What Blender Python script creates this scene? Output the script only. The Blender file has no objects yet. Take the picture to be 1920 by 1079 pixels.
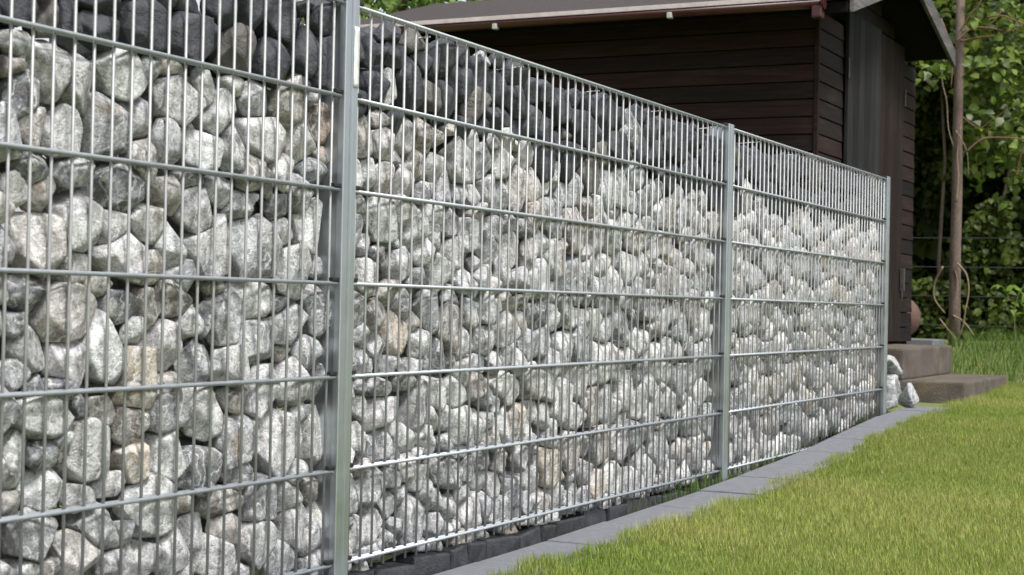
import bpy, bmesh, math, random
import numpy as np
from mathutils import Vector, Matrix

rng = np.random.default_rng(7)
random.seed(7)
SC = bpy.context.scene
COL = SC.collection

# ------------------------------------------------------------------ camera
F_PX, YAW, PIT, ROLL = 3082.42, 0.4603729, 0.0110790, 0.0205423     # focal length in photo pixels, radians
CAM = np.array([-2.99459, -1.89507, 0.55996])
fw = np.array([math.cos(YAW) * math.cos(PIT), math.sin(YAW) * math.cos(PIT), math.sin(PIT)])
rt = np.cross(fw, [0, 0, 1.0]); rt /= np.linalg.norm(rt)
up = np.cross(rt, fw)
RT = rt * math.cos(ROLL) + up * math.sin(ROLL)
UP = -rt * math.sin(ROLL) + up * math.cos(ROLL)
cd = bpy.data.cameras.new('camera'); cam = bpy.data.objects.new('camera', cd); COL.objects.link(cam)
M = Matrix(((RT[0], UP[0], -fw[0], CAM[0]), (RT[1], UP[1], -fw[1], CAM[1]), (RT[2], UP[2], -fw[2], CAM[2]), (0, 0, 0, 1)))
cam.matrix_world = M
cd.sensor_fit = 'HORIZONTAL'; cd.sensor_width = 36.0
cd.lens = F_PX / 1920 * 36.0
cd.clip_start = 0.05; cd.clip_end = 400
cd.dof.use_dof = True; cd.dof.focus_distance = 4.4; cd.dof.aperture_fstop = 10.0
SC.camera = cam

# ------------------------------------------------------------------ light: bright overcast afternoon
SUN_EL, SUN_AZ = math.radians(58), math.radians(245)       # azimuth of the sun, counter-clockwise from +X
w = bpy.data.worlds.new('World'); SC.world = w; w.use_nodes = True
wn = w.node_tree.nodes; wl = w.node_tree.links
bg = wn['Background']
sky = wn.new('ShaderNodeTexSky'); sky.sky_type = 'NISHITA'; sky.sun_disc = False
sky.sun_elevation = SUN_EL; sky.sun_rotation = math.pi / 2 - SUN_AZ
sky.air_density = 1.0; sky.dust_density = 2.6; sky.ozone_density = 1.0
hs = wn.new('ShaderNodeHueSaturation'); hs.inputs['Saturation'].default_value = 0.28
wl.new(sky.outputs[0], hs.inputs['Color']); wl.new(hs.outputs[0], bg.inputs[0])
bg.inputs[1].default_value = 0.07
sd = bpy.data.lights.new('sun', 'SUN'); sd.energy = 1.5; sd.angle = math.radians(14); sd.color = (1.0, 0.985, 0.965)
sun = bpy.data.objects.new('sun', sd); COL.objects.link(sun)
sv = Vector((math.cos(SUN_EL) * math.cos(SUN_AZ), math.cos(SUN_EL) * math.sin(SUN_AZ), math.sin(SUN_EL)))
sun.rotation_euler = sv.to_track_quat('Z', 'Y').to_euler()
sun.location = (0, -3, 8)
SC.view_settings.view_transform = 'Standard'; SC.view_settings.look = 'None'
SC.view_settings.exposure = 1.58; SC.view_settings.gamma = 1.0
SC.view_settings.use_curve_mapping = False
SC.cycles.max_bounces = 8; SC.cycles.diffuse_bounces = 2; SC.cycles.glossy_bounces = 4
SC.cycles.transmission_bounces = 4; SC.cycles.transparent_max_bounces = 6

# ------------------------------------------------------------------ geometry helpers
def mesh_from(name, v, f, mat=None, smooth=False, col=None, attr='tone'):
    """v (n,3) array, f list of equal- or mixed-length faces or (m,k) array"""
    me = bpy.data.meshes.new(name)
    v = np.asarray(v, dtype=np.float32)
    if isinstance(f, np.ndarray):
        k = f.shape[1]
        me.vertices.add(len(v)); me.vertices.foreach_set('co', v.ravel())
        me.loops.add(f.size); me.loops.foreach_set('vertex_index', f.ravel().astype(np.int32))
        me.polygons.add(len(f)); me.polygons.foreach_set('loop_start', np.arange(0, f.size, k, dtype=np.int32))
        me.update(calc_edges=True)
    else:
        me.from_pydata([tuple(map(float, q)) for q in v], [], f); me.update()
    if smooth: me.polygons.foreach_set('use_smooth', np.ones(len(me.polygons), dtype=bool))
    if col is not None:
        a = me.attributes.new(attr, 'FLOAT_COLOR', 'POINT')
        a.data.foreach_set('color', np.asarray(col, dtype=np.float32).ravel())
    if mat: me.materials.append(mat)
    return me

def put(name, me, parent=None, loc=(0, 0, 0), rot=None):
    o = bpy.data.objects.new(name, me); COL.objects.link(o)
    o.location = loc
    if rot is not None: o.rotation_euler = rot
    if parent: o.parent = parent
    return o

def tag(o, label=None, cat=None, group=None, kind=None):
    for k, q in (('label', label), ('category', cat), ('group', group), ('kind', kind)):
        if q: o[k] = q
    return o

def empty(name, loc, label=None, cat=None, group=None):
    o = bpy.data.objects.new(name, None); COL.objects.link(o); o.location = loc; o.empty_display_size = 0.05
    return tag(o, label, cat, group)

BOXF = [(0, 3, 2, 1), (4, 5, 6, 7), (0, 1, 5, 4), (1, 2, 6, 5), (2, 3, 7, 6), (3, 0, 4, 7)]
def box_v(x0, x1, y0, y1, z0, z1):
    return [(x0, y0, z0), (x1, y0, z0), (x1, y1, z0), (x0, y1, z0), (x0, y0, z1), (x1, y0, z1), (x1, y1, z1), (x0, y1, z1)]

def bevel_mesh(name, v, f, mat, w=0.003, seg=2, wob=0.0):
    bm = bmesh.new()
    vs = [bm.verts.new(q) for q in v]
    for q in f: bm.faces.new([vs[i] for i in q])
    bmesh.ops.recalc_face_normals(bm, faces=bm.faces)
    if w > 0: bmesh.ops.bevel(bm, geom=list(bm.edges), offset=w, segments=seg, affect='EDGES', profile=0.6)
    me = bpy.data.meshes.new(name); bm.to_mesh(me); bm.free()
    if mat: me.materials.append(mat)
    return me

def box(name, x0, x1, y0, y1, z0, z1, mat, parent=None, bev=0.003, seg=1, org=None):
    """box whose object origin is its own base centre; parent is expected at the world origin unless org given"""
    c = ((x0 + x1) / 2, (y0 + y1) / 2, z0)
    me = bevel_mesh(name, box_v(x0 - c[0], x1 - c[0], y0 - c[1], y1 - c[1], 0, z1 - z0), BOXF, mat, bev, seg)
    po = org if org else (tuple(parent.location) if parent else (0, 0, 0))
    return put(name, me, parent, (c[0] - po[0], c[1] - po[1], c[2] - po[2]))

def tube_arrays(pts, rad, n=8, cap=True):
    pts = np.asarray(pts, float); m = len(pts)
    rad = np.full(m, rad) if np.isscalar(rad) else np.asarray(rad, float)
    t = np.gradient(pts, axis=0); t /= np.linalg.norm(t, axis=1)[:, None] + 1e-12
    ref = np.array([0, 0, 1.0]) if abs(t[0][2]) < 0.9 else np.array([1.0, 0, 0])
    V = []; a = np.linspace(0, 2 * math.pi, n, endpoint=False)
    nx = np.cross(t[0], ref); nx /= np.linalg.norm(nx)
    for i in range(m):
        nx = nx - t[i] * (nx @ t[i]); nx /= np.linalg.norm(nx) + 1e-12
        ny = np.cross(t[i], nx)
        V.append(pts[i] + rad[i] * (np.cos(a)[:, None] * nx + np.sin(a)[:, None] * ny))
    V = np.concatenate(V); Fc = []
    for i in range(m - 1):
        for k in range(n):
            k2 = (k + 1) % n
            Fc.append((i * n + k, i * n + k2, (i + 1) * n + k2, (i + 1) * n + k))
    if cap:
        Fc.append(tuple(range(n - 1, -1, -1))); Fc.append(tuple((m - 1) * n + k for k in range(n)))
    return V, Fc

def tube(name, pts, rad, mat, parent=None, n=8, smooth=True):
    V, Fc = tube_arrays(pts, rad, n)
    me = mesh_from(name, V, Fc, mat)
    if smooth:
        for p in me.polygons: p.use_smooth = len(p.vertices) == 4
    return put(name, me, parent)

def sstep(x, a, b):
    t = np.clip((x - a) / (b - a), 0, 1); return t * t * (3 - 2 * t)

_ph = rng.uniform(0, 6.28, (40, 3)); _dr = rng.normal(size=(40, 3)); _dr /= np.linalg.norm(_dr, axis=1)[:, None]
def wnoise(P, freq, k0=0, n=6):
    """smooth pseudo noise in about [-1, 1] from a few plane waves"""
    P = np.asarray(P, float); s = np.zeros(P.shape[:-1])
    for i in range(n):
        j = (k0 + i) % 40
        s += np.sin((P @ _dr[j]) * freq * (0.7 + 0.13 * i) + _ph[j, 0] + 1.3 * np.sin((P @ _dr[(j + 7) % 40]) * freq * 0.6 + _ph[j, 1]))
    return s / n * 1.4

# ------------------------------------------------------------------ materials
def new_mat(name):
    m = bpy.data.materials.new(name); m.use_nodes = True
    return m, m.node_tree.nodes, m.node_tree.links, m.node_tree.nodes['Principled BSDF']
def N(n, t, **kw):
    x = n.new(t)
    for k, q in kw.items(): setattr(x, k, q)
    return x
def noise(n, l, scale, detail=4, rough=0.6, vec=None, dist=0.0):
    x = n.new('ShaderNodeTexNoise'); x.inputs['Scale'].default_value = scale; x.inputs['Detail'].default_value = detail
    x.inputs['Roughness'].default_value = rough; x.inputs['Distortion'].default_value = dist
    if vec is not None: l.new(vec, x.inputs['Vector'])
    return x.outputs['Fac']
def ramp(n, l, fac, stops):
    r = n.new('ShaderNodeValToRGB'); l.new(fac, r.inputs[0]); e = r.color_ramp.elements
    while len(e) > len(stops): e.remove(e[-1])
    while len(e) < len(stops): e.new(0.5)
    for q, (p, c) in zip(e, stops): q.position = p; q.color = (c, c, c, 1) if np.isscalar(c) else (*c, 1)
    return r.outputs[0]
def mix(n, l, fac, a, b, mode='MIX'):
    x = n.new('ShaderNodeMix'); x.data_type = 'RGBA'; x.blend_type = mode
    for i, q in ((0, fac), (6, a), (7, b)):
        s = x.inputs[i]
        if hasattr(q, 'is_output'): l.new(q, s)
        elif np.isscalar(q): s.default_value = q if i == 0 else (q, q, q, 1)
        else: s.default_value = (*q, 1)
    return x.outputs[2]
def bump(n, l, h, bsdf, strength=0.4, dist=0.01, prev=None):
    b = n.new('ShaderNodeBump'); b.inputs['Strength'].default_value = strength; b.inputs['Distance'].default_value = dist
    l.new(h, b.inputs['Height'])
    if prev is not None: l.new(prev, b.inputs['Normal'])
    l.new(b.outputs[0], bsdf.inputs['Normal']); return b.outputs[0]
def math_n(n, l, op, a, b=None):
    x = n.new('ShaderNodeMath'); x.operation = op
    for s, q in ((x.inputs[0], a), (x.inputs[1], b)):
        if q is None: continue
        if np.isscalar(q): s.default_value = q
        else: l.new(q, s)
    return x.outputs[0]

def stone_material(name, dark=False):
    m, n, l, b = new_mat(name)
    at = N(n, 'ShaderNodeAttribute', attribute_name='tone')
    geo = n.new('ShaderNodeNewGeometry')
    off = N(n, 'ShaderNodeVectorMath', operation='MULTIPLY_ADD')
    cmb = n.new('ShaderNodeCombineXYZ')
    for i, k in enumerate((31.0, 57.0, 83.0)): l.new(math_n(n, l, 'MULTIPLY', at.outputs['Alpha'], k), cmb.inputs[i])
    l.new(geo.outputs['Position'], off.inputs[0]); off.inputs[1].default_value = (1, 1, 1); l.new(cmb.outputs[0], off.inputs[2])
    P = off.outputs[0]
    big = noise(n, l, 16, 6, 0.66, P, 0.4)
    mid = noise(n, l, 48, 8, 0.76, P, 0.2)
    fine = noise(n, l, 300, 3, 0.7, P)
    vein = N(n, 'ShaderNodeTexWave', wave_type='BANDS'); vein.inputs['Scale'].default_value = 9; vein.inputs['Distortion'].default_value = 14
    vein.inputs['Detail'].default_value = 4; vein.inputs['Detail Scale'].default_value = 2.2; l.new(P, vein.inputs['Vector'])
    if not dark:
        patch = ramp(n, l, big, [(0.30, 0.40), (0.50, 1.0), (0.70, 1.32)])
        c = mix(n, l, 1.0, at.outputs['Color'], patch, 'MULTIPLY')
        c = mix(n, l, 1.0, c, ramp(n, l, mid, [(0.30, 0.22), (0.41, 0.72), (0.52, 1.02), (0.66, 1.55)]), 'MULTIPLY')
        v = ramp(n, l, vein.outputs['Fac'], [(0.0, 0.0), (0.86, 0.0), (1.0, 0.75)])
        c = mix(n, l, v, c, (0.72, 0.71, 0.69))
        c = mix(n, l, ramp(n, l, noise(n, l, 26, 7, 0.75, P, 0.3), [(0.50, 0.0), (0.64, 0.65)]), c, (0.66, 0.66, 0.65))
        ck = N(n, 'ShaderNodeTexVoronoi', feature='DISTANCE_TO_EDGE'); ck.inputs['Scale'].default_value = 26
        wv = N(n, 'ShaderNodeVectorMath', operation='MULTIPLY_ADD'); nz = n.new('ShaderNodeTexNoise'); nz.inputs['Scale'].default_value = 40; nz.inputs['Detail'].default_value = 4; l.new(P, nz.inputs['Vector'])
        l.new(nz.outputs['Color'], wv.inputs[0]); wv.inputs[1].default_value = (0.05, 0.05, 0.05); l.new(P, wv.inputs[2]); l.new(wv.outputs[0], ck.inputs['Vector'])
        c = mix(n, l, ramp(n, l, ck.outputs['Distance'], [(0.0, 0.30), (0.04, 0.0)]), c, (0.16, 0.155, 0.15))
        st = ramp(n, l, noise(n, l, 11, 3, 0.6, P, 1.0), [(0.60, 0.0), (0.74, 0.42)])
        c = mix(n, l, st, c, (0.36, 0.25, 0.16))
        c = mix(n, l, 1.0, c, ramp(n, l, fine, [(0.30, 0.55), (0.5, 1.0), (0.7, 1.20)]), 'MULTIPLY')
    else:
        c = mix(n, l, 1.0, at.outputs['Color'], ramp(n, l, big, [(0.3, 0.7), (0.7, 1.3)]), 'MULTIPLY')
        c = mix(n, l, 1.0, c, ramp(n, l, mid, [(0.3, 0.72), (0.7, 1.3)]), 'MULTIPLY')
        c = mix(n, l, ramp(n, l, fine, [(0.62, 0.0), (0.75, 0.25)]), c, (0.2, 0.2, 0.2))
    l.new(c, b.inputs['Base Color'])
    b.inputs['Roughness'].default_value = 0.72 if not dark else 0.62
    b.inputs['Specular IOR Level'].default_value = 0.35
    h = math_n(n, l, 'ADD', math_n(n, l, 'MULTIPLY', mid, 1.0), math_n(n, l, 'MULTIPLY', fine, 0.35))
    q = bump(n, l, big, b, 0.8, 0.022)
    bump(n, l, h, b, 0.8 if not dark else 0.5, 0.007, q)
    return m
M_STONE = stone_material('limestone')
M_BASALT = stone_material('basalt', True)

def metal_material(name, base, rough, var=0.25, sc=40, met=1.0):
    m, n, l, b = new_mat(name)
    tc = n.new('ShaderNodeNewGeometry')
    a = noise(n, l, sc, 4, 0.6, tc.outputs['Position']); f = noise(n, l, sc * 7, 2, 0.6, tc.outputs['Position'])
    c = mix(n, l, 1.0, base, ramp(n, l, a, [(0.3, 1 - var), (0.7, 1.0)]), 'MULTIPLY')
    l.new(c, b.inputs['Base Color']); b.inputs['Metallic'].default_value = met
    r = n.new('ShaderNodeMapRange'); l.new(a, r.inputs[0]); r.inputs[3].default_value = rough - 0.08; r.inputs[4].default_value = rough + 0.12
    l.new(r.outputs[0], b.inputs['Roughness'])
    bump(n, l, f, b, 0.12, 0.0015)
    return m
M_WIRE = metal_material('galvanised_wire', (0.37, 0.375, 0.375), 0.45, 0.2, 60, 0.3)
M_ROD = metal_material('galvanised_rod', (0.40, 0.43, 0.46), 0.40, 0.2, 60, 0.3)
M_POST = metal_material('galvanised_post', (0.50, 0.54, 0.57), 0.33, 0.14, 12, 0.85)
def plain(name, col, rough=0.7, var=0.2, sc=20, bmp=0.2, spec=0.5, metal=0.0):
    m, n, l, b = new_mat(name)
    tc = n.new('ShaderNodeNewGeometry')
    a = noise(n, l, sc, 5, 0.6, tc.outputs['Position'])
    l.new(mix(n, l, 1.0, col, ramp(n, l, a, [(0.25, 1 - var), (0.75, 1 + var)]), 'MULTIPLY'), b.inputs['Base Color'])
    b.inputs['Roughness'].default_value = rough; b.inputs['Specular IOR Level'].default_value = spec; b.inputs['Metallic'].default_value = metal
    if bmp: bump(n, l, noise(n, l, sc * 6, 4, 0.6, tc.outputs['Position']), b, bmp, 0.004)
    return m
M_RUBBER = plain('black_rubber', (0.012, 0.012, 0.012), 0.6, 0.1)
M_KERB = plain('dark_kerb_basalt', (0.038, 0.039, 0.044), 0.7, 0.55, 30, 1.0)
M_TAPE = plain('white_tape', (0.72, 0.72, 0.70), 0.6, 0.2, 60, 0.25)

def wood_material(name, col, axis, col2):
    """weathered stained board; grain runs along axis"""
    m, n, l, b = new_mat(name)
    geo = n.new('ShaderNodeNewGeometry'); oi = n.new('ShaderNodeObjectInfo')
    mp = n.new('ShaderNodeMapping'); l.new(geo.outputs['Position'], mp.inputs[0])
    s = [70.0, 70.0, 70.0]; s[axis] = 3.0; mp.inputs['Scale'].default_value = s
    cb = n.new('ShaderNodeCombineXYZ')
    for i in range(3): l.new(math_n(n, l, 'MULTIPLY', oi.outputs['Random'], 40.0 + 13 * i), cb.inputs[i])
    l.new(cb.outputs[0], mp.inputs['Location'])
    g = noise(n, l, 1.0, 6, 0.65, mp.outputs[0], 0.4)
    mp2 = n.new('ShaderNodeMapping'); l.new(geo.outputs['Position'], mp2.inputs[0])
    s2 = [9.0, 9.0, 9.0]; s2[axis] = 1.6; mp2.inputs['Scale'].default_value = s2; l.new(cb.outputs[0], mp2.inputs['Location'])
    pt = noise(n, l, 1.0, 5, 0.65, mp2.outputs[0], 0.3)
    base = mix(n, l, oi.outputs['Random'], tuple(1.25 * q for q in col), tuple(0.8 * q for q in col2))
    c = mix(n, l, 1.0, base, ramp(n, l, g, [(0.28, 0.45), (0.5, 0.95), (0.72, 1.6)]), 'MULTIPLY')
    c = mix(n, l, ramp(n, l, pt, [(0.55, 0.0), (0.74, 0.6)]), c, (col[0] * 2.1, col[0] * 1.6, col[0] * 1.45))
    l.new(c, b.inputs['Base Color']); b.inputs['Roughness'].default_value = 0.7; b.inputs['Specular IOR Level'].default_value = 0.16
    bump(n, l, g, b, 0.5, 0.004)
    return m
M_SIDE = wood_material('stained_board_y', (0.0210, 0.0100, 0.0090), 1, (0.0085, 0.0068, 0.0068))
M_FRONT = wood_material('stained_board_x', (0.0190, 0.0100, 0.0095), 0, (0.0110, 0.0085, 0.0090))
M_DOORA = wood_material('grey_door_board', (0.0200, 0.0195, 0.0215), 2, (0.0135, 0.0132, 0.0150))
M_DOORB = wood_material('brown_door_board', (0.0250, 0.0150, 0.0135), 2, (0.0160, 0.0105, 0.0100))
M_GREYWOOD = wood_material('weathered_grey_board', (0.12, 0.116, 0.116), 0, (0.10, 0.096, 0.096))
M_SHADE = plain('black_shade', (0.006, 0.005, 0.005), 0.9, 0.3, 20, 0.2, 0.1)  # shade under the eaves and in the door gap put into the colour
M_FELT = plain('roofing_felt', (0.036, 0.028, 0.025), 0.85, 0.3, 30, 0.5)
M_GUTTER = plain('maroon_gutter', (0.050, 0.0130, 0.0130), 0.4, 0.2, 20, 0.05)
M_DRIP = plain('pale_drip_edge', (0.56, 0.50, 0.47), 0.5, 0.2, 20, 0.1)
M_CLIP = plain('grey_clip', (0.42, 0.42, 0.40), 0.5, 0.1, 30, 0.1)
M_PAVER = plain('blue_grey_concrete', (0.150, 0.155, 0.170), 0.85, 0.16, 35, 0.35, 0.3)

def step_material():
    m, n, l, b = new_mat('old_concrete_step')
    geo = n.new('ShaderNodeNewGeometry'); P = geo.outputs['Position']
    a = noise(n, l, 7, 6, 0.65, P, 0.4); f = noise(n, l, 120, 4, 0.7, P)
    c = mix(n, l, ramp(n, l, a, [(0.35, 0.0), (0.7, 1.0)]), (0.075, 0.060, 0.049), (0.150, 0.126, 0.106))
    st = ramp(n, l, noise(n, l, 5, 4, 0.6, P, 0.8), [(0.54, 0.0), (0.7, 0.6)])
    c = mix(n, l, st, c, (0.19, 0.135, 0.05))
    c = mix(n, l, 1.0, c, ramp(n, l, f, [(0.3, 0.75), (0.7, 1.2)]), 'MULTIPLY')
    l.new(c, b.inputs['Base Color']); b.inputs['Roughness'].default_value = 0.88
    bump(n, l, f, b, 0.9, 0.010)
    return m
M_STEP = step_material()

def leaf_material(name, trans=0.35, rough=0.5):
    m, n, l, b = new_mat(name)
    at = N(n, 'ShaderNodeAttribute', attribute_name='tone')
    l.new(at.outputs['Color'], b.inputs['Base Color']); b.inputs['Roughness'].default_value = rough
    b.inputs['Specular IOR Level'].default_value = 0.22
    tr = n.new('ShaderNodeBsdfTranslucent'); l.new(mix(n, l, 1.0, at.outputs['Color'], (1.15, 1.25, 0.65), 'MULTIPLY'), tr.inputs[0])
    ms = n.new('ShaderNodeMixShader'); ms.inputs[0].default_value = trans
    l.new(b.outputs[0], ms.inputs[1]); l.new(tr.outputs[0], ms.inputs[2])
    l.new(ms.outputs[0], n['Material Output'].inputs[0])
    return m
M_LEAF = leaf_material('leaf'); M_GRASS = leaf_material('grass_blade', 0.30, 0.55)
M_BARK = plain('brown_bark', (0.135, 0.098, 0.078), 0.85, 0.4, 50, 0.7)
M_TWIG = plain('reddish_twig', (0.19, 0.09, 0.06), 0.7, 0.3, 50, 0.3)
M_VINE = plain('tan_vine', (0.22, 0.15, 0.10), 0.7, 0.3, 50, 0.3)

def ground_material():
    m, n, l, b = new_mat('lawn_soil')
    geo = n.new('ShaderNodeNewGeometry'); P = geo.outputs['Position']
    a = noise(n, l, 3, 6, 0.65, P); f = noise(n, l, 160, 4, 0.7, P)
    c = mix(n, l, ramp(n, l, a, [(0.35, 0.0), (0.65, 1.0)]), (0.130, 0.180, 0.032), (0.195, 0.225, 0.058))
    c = mix(n, l, ramp(n, l, f, [(0.45, 0.0), (0.7, 0.8)]), c, (0.06, 0.045, 0.028))
    l.new(c, b.inputs['Base Color']); b.inputs['Roughness'].default_value = 0.9
    bump(n, l, f, b, 0.8, 0.01)
    return m
M_GROUND = ground_material()

# ------------------------------------------------------------------ terrain
PX = np.array([-60, -2, 0.4, 1.08, 2.41, 3.33, 4.0, 4.7, 5.1, 6.0, 7.3, 8.4, 12, 80])
PZ = np.array([-0.12, -0.085, -0.074, -0.066, -0.037, 0.0, 0.045, 0.088, 0.096, 0.102, 0.14, 0.35, 0.37, 0.5])
def gz(x): return np.interp(x, PX, PZ)
def lawn_z(x, y):
    return gz(x) + 0.008 * np.sin(x * 2.1 + y * 1.7) - 0.012
def far_axis(lo, hi, fine, ext):
    a = list(np.arange(lo, hi, fine)); q = hi; s = fine
    while q < ext: a.append(q); s *= 1.35; q += s
    q = lo; s = fine; pre = []
    while q > -ext: s *= 1.35; q -= s; pre.append(q)
    return np.array(pre[::-1] + a)
gx = far_axis(-4, 13, 0.25, 75); gy = far_axis(-5, 5, 0.25, 75)
XX, YY = np.meshgrid(gx, gy, indexing='ij')
ZZ = lawn_z(XX, YY)
ZZ = np.where((YY > -0.24) & (XX < 5.3), gz(XX) - 0.05, ZZ)
nx_, ny_ = XX.shape
idx = np.arange(nx_ * ny_).reshape(nx_, ny_)
gf = np.stack([idx[:-1, :-1], idx[1:, :-1], idx[1:, 1:], idx[:-1, 1:]], -1).reshape(-1, 4)
ground = put('ground', mesh_from('ground', np.stack([XX, YY, ZZ], -1).reshape(-1, 3), gf, M_GROUND, True))
tag(ground, kind='structure')

# ------------------------------------------------------------------ gabion fence
X_END = 4.815
POSTS = [-2.5, 0.0, 2.5, X_END]
fence = empty('gabion_fence', (0, 0, 0), 'grey stone filled gabion fence with galvanised wire mesh and a dark top layer', 'fence')

# mesh panels: double horizontal rods 8 mm, uprights 6 mm, mesh 50 x 200 mm
def rod_mesh(name, p0, p1, r, n=8, mt=None):
    V, Fc = tube_arrays([p0, p1], r, n); me = mesh_from(name, V, Fc, mt or M_WIRE)
    for p in me.polygons: p.use_smooth = len(p.vertices) == 4
    return me
upright = rod_mesh('upright_wire', (0, 0, -0.026), (0, 0, 1.2), 0.003)
cross_cache = {}
def crossrod(L):
    k = round(L, 3)
    if k not in cross_cache: cross_cache[k] = rod_mesh('horizontal_wire', (0, 0, 0), (L, 0, 0), 0.004, 8, M_ROD)
    return cross_cache[k]
bays = [(-2.5, 0.0), (0.0, 2.5), (2.5, X_END)]
Y_BACK = 0.235
for bi, (a, b) in enumerate(bays):
    x0, x1 = a + 0.030, b - 0.028
    pan = put('mesh_panel', crossrod(x1 - x0), fence, (x0, -0.007, 1.2))
    for k in range(6):
        put('horizontal_wire', crossrod(x1 - x0), pan, (0, 0, -0.2 * (k + 1)))
    for k in range(7):
        put('rear_horizontal_wire', crossrod(x1 - x0), pan, (0, 0.014, -0.2 * k))
    n = int((x1 - x0) / 0.05)
    st = (x1 - x0 - 0.05 * n) / 2
    for k in range(n + 1):
        put('upright_wire', upright, pan, (st + 0.05 * k + random.uniform(-.001, .001), 0.007, -1.2))
    # rear mat, one part for each bay
    V = []; Fc = []
    def addt(p0, p1, r, nn=6):
        v, f = tube_arrays([p0, p1], r, nn); o = sum(len(q) for q in V); V.append(v); Fc.extend([tuple(i + o for i in q) for q in f])
    for k in range(7): addt((x0, Y_BACK + 0.007, 0.2 * k), (x1, Y_BACK + 0.007, 0.2 * k), 0.004)
    for k in range(n + 1): addt((x0 + st + 0.05 * k, Y_BACK, -0.026), (x0 + st + 0.05 * k, Y_BACK, 1.2), 0.003)
    put('rear_mesh_panel', mesh_from('rear_mesh_panel', np.concatenate(V), Fc, M_WIRE, True), fence)
    for xs in np.arange(x0 + 0.33, x1, 0.5):
        tube('spacer_wire', [(xs, -0.004, 1.186), (xs + 0.012, Y_BACK * .5, 1.181), (xs, Y_BACK + 0.006, 1.186)], 0.0022, M_WIRE, fence, 6)

# posts: box body, front cover strip with a centre bead, black rubber pads at each rod
def post_body():
    bm = bmesh.new()
    prof = [(-0.0215, 0.058), (-0.0215, 0.0), (0.0215, 0.0), (0.0215, 0.058)]
    vb = [bm.verts.new((x, y, -0.25)) for x, y in prof]; vt = [bm.verts.new((x, y, 1.204)) for x, y in prof]
    for i in range(4): bm.faces.new((vb[i], vb[(i + 1) % 4], vt[(i + 1) % 4], vt[i]))
    bm.faces.new(vt); bm.faces.new(vb[::-1]); bmesh.ops.recalc_face_normals(bm, faces=bm.faces)
    bmesh.ops.bevel(bm, geom=list(bm.edges), offset=0.002, segments=1, affect='EDGES')
    me = bpy.data.meshes.new('post_body'); bm.to_mesh(me); bm.free(); me.materials.append(M_POST); return me
def strip_mesh():
    # cross section of the cover strip seen from above, folded with two shallow grooves
    pr = [(-0.026, -0.0015), (-0.026, -0.0155), (-0.0245, -0.0175), (-0.0065, -0.0175), (-0.0050, -0.0150), (-0.0028, -0.0150), (-0.0016, -0.0185),
          (0.0016, -0.0185), (0.0028, -0.0150), (0.0050, -0.0150), (0.0065, -0.0175), (0.0245, -0.0175), (0.026, -0.0155), (0.026, -0.0015)]
    k = len(pr); zz = [-0.25, 1.212]
    V = [(x, y, z) for z in zz for x, y in pr]
    Fc = [(i, (i + 1) % k, k + (i + 1) % k, k + i) for i in range(k)] + [tuple(range(k, 2 * k)), tuple(range(k - 1, -1, -1))]
    return mesh_from('cover_strip', V, Fc, M_POST)
pb, ps = post_body(), strip_mesh()
pad = bevel_mesh('rubber_pad', box_v(-0.014, 0.014, -0.0125, 0.0005, 0.0046, 0.0125), BOXF, M_RUBBER, 0.001, 1)
for px in POSTS:
    po = put('post', pb, fence, (px, 0, 0))
    put('cover_strip', ps, po)
    for k in range(7):
        for s in (-1, 1):
            if (px == POSTS[0] and s < 0) or (px == X_END and s > 0): continue
            put('rubber_pad', pad, po, (s * 0.0365, 0, 0.2 * k))
    if px == 0.0:
        # strip of worn white tape on the right half of the cover
        ys = np.linspace(1.022, 1.152, 14); V = []
        for i, z in enumerate(ys):
            e = random.uniform(-0.0012, 0.0012); bul = 0.0015 + 0.0012 * math.sin(i * 1.1)
            for x, y in ((0.0040 + e, -0.0190), (0.012, -0.0192 - bul), (0.0255 + e, -0.0188), (0.0268 + e, -0.010), (0.0255, -0.0183), (0.0045, -0.0183)):
                V.append((x, y, z))
        Fc = [(i * 6 + k, i * 6 + (k + 1) % 6, (i + 1) * 6 + (k + 1) % 6, (i + 1) * 6 + k) for i in range(13) for k in range(6)]
        Fc += [tuple(range(5, -1, -1)), tuple(range(78, 84))]
        tag(put('sticker', mesh_from('sticker', V, Fc, M_TAPE, True), po), 'worn white tape strip near the top of the post')

# ------------------------------------------------------------------ stones
def ray(x, y): return fw + RT * ((x - 960) / F_PX) + UP * ((539.5 - y) / F_PX)
def on_y(x, y, Y):
    v = ray(x, y); t = (Y - CAM[1]) / v[1]; return CAM + v * t, t
# stones of the near bay and the near part of the middle bay: centre, half width, half height, tone, tilt
T1 = """60 50 110 100 D;235 100 75 110 K;345 130 62 150 D;530 20 120 60 D;505 170 98 80 D;725 125 130 140 D;950 20 105 75 D;960 195 145 135 D;1155 60 85 100 D
1220 275 115 125 K;1317 50 75 110 D;1475 115 92 118 D;1425 322 98 112 D;1598 300 52 155 D;1680 95 70 95 D;1688 335 75 140 D;1590 40 32 40 D
70 235 85 70 w;50 345 50 50 b;255 375 92 175 w 6;382 425 90 150 w -12;620 392 126 116 w;778 365 48 62 g;880 362 70 40 b;85 535 85 172 d -8;155 660 75 122 p
320 690 90 132 w 14;538 690 118 160 g 6;685 628 86 116 g;905 535 135 145 w;1068 472 66 92 w;1216 446 72 52 w;1145 590 55 145 w -42;1340 538 80 85 g
1500 558 110 86 b;1632 520 36 50 g;1668 665 54 114 r;1348 738 154 122 w;1566 738 80 130 w;1682 830 42 60 b;862 760 84 122 g;1034 800 104 130 w;1196 800 72 130 g 22
734 858 78 112 b;1306 922 84 106 p;1464 922 74 92 w;1622 908 94 78 d;985 945 85 45 d;148 886 106 60 d;376 915 106 66 g;42 1000 66 88 w;186 1012 80 92 p
608 1000 132 114 d 10;858 1010 104 84 p;1146 1010 92 74 g;1292 1058 52 46 w"""
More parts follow.
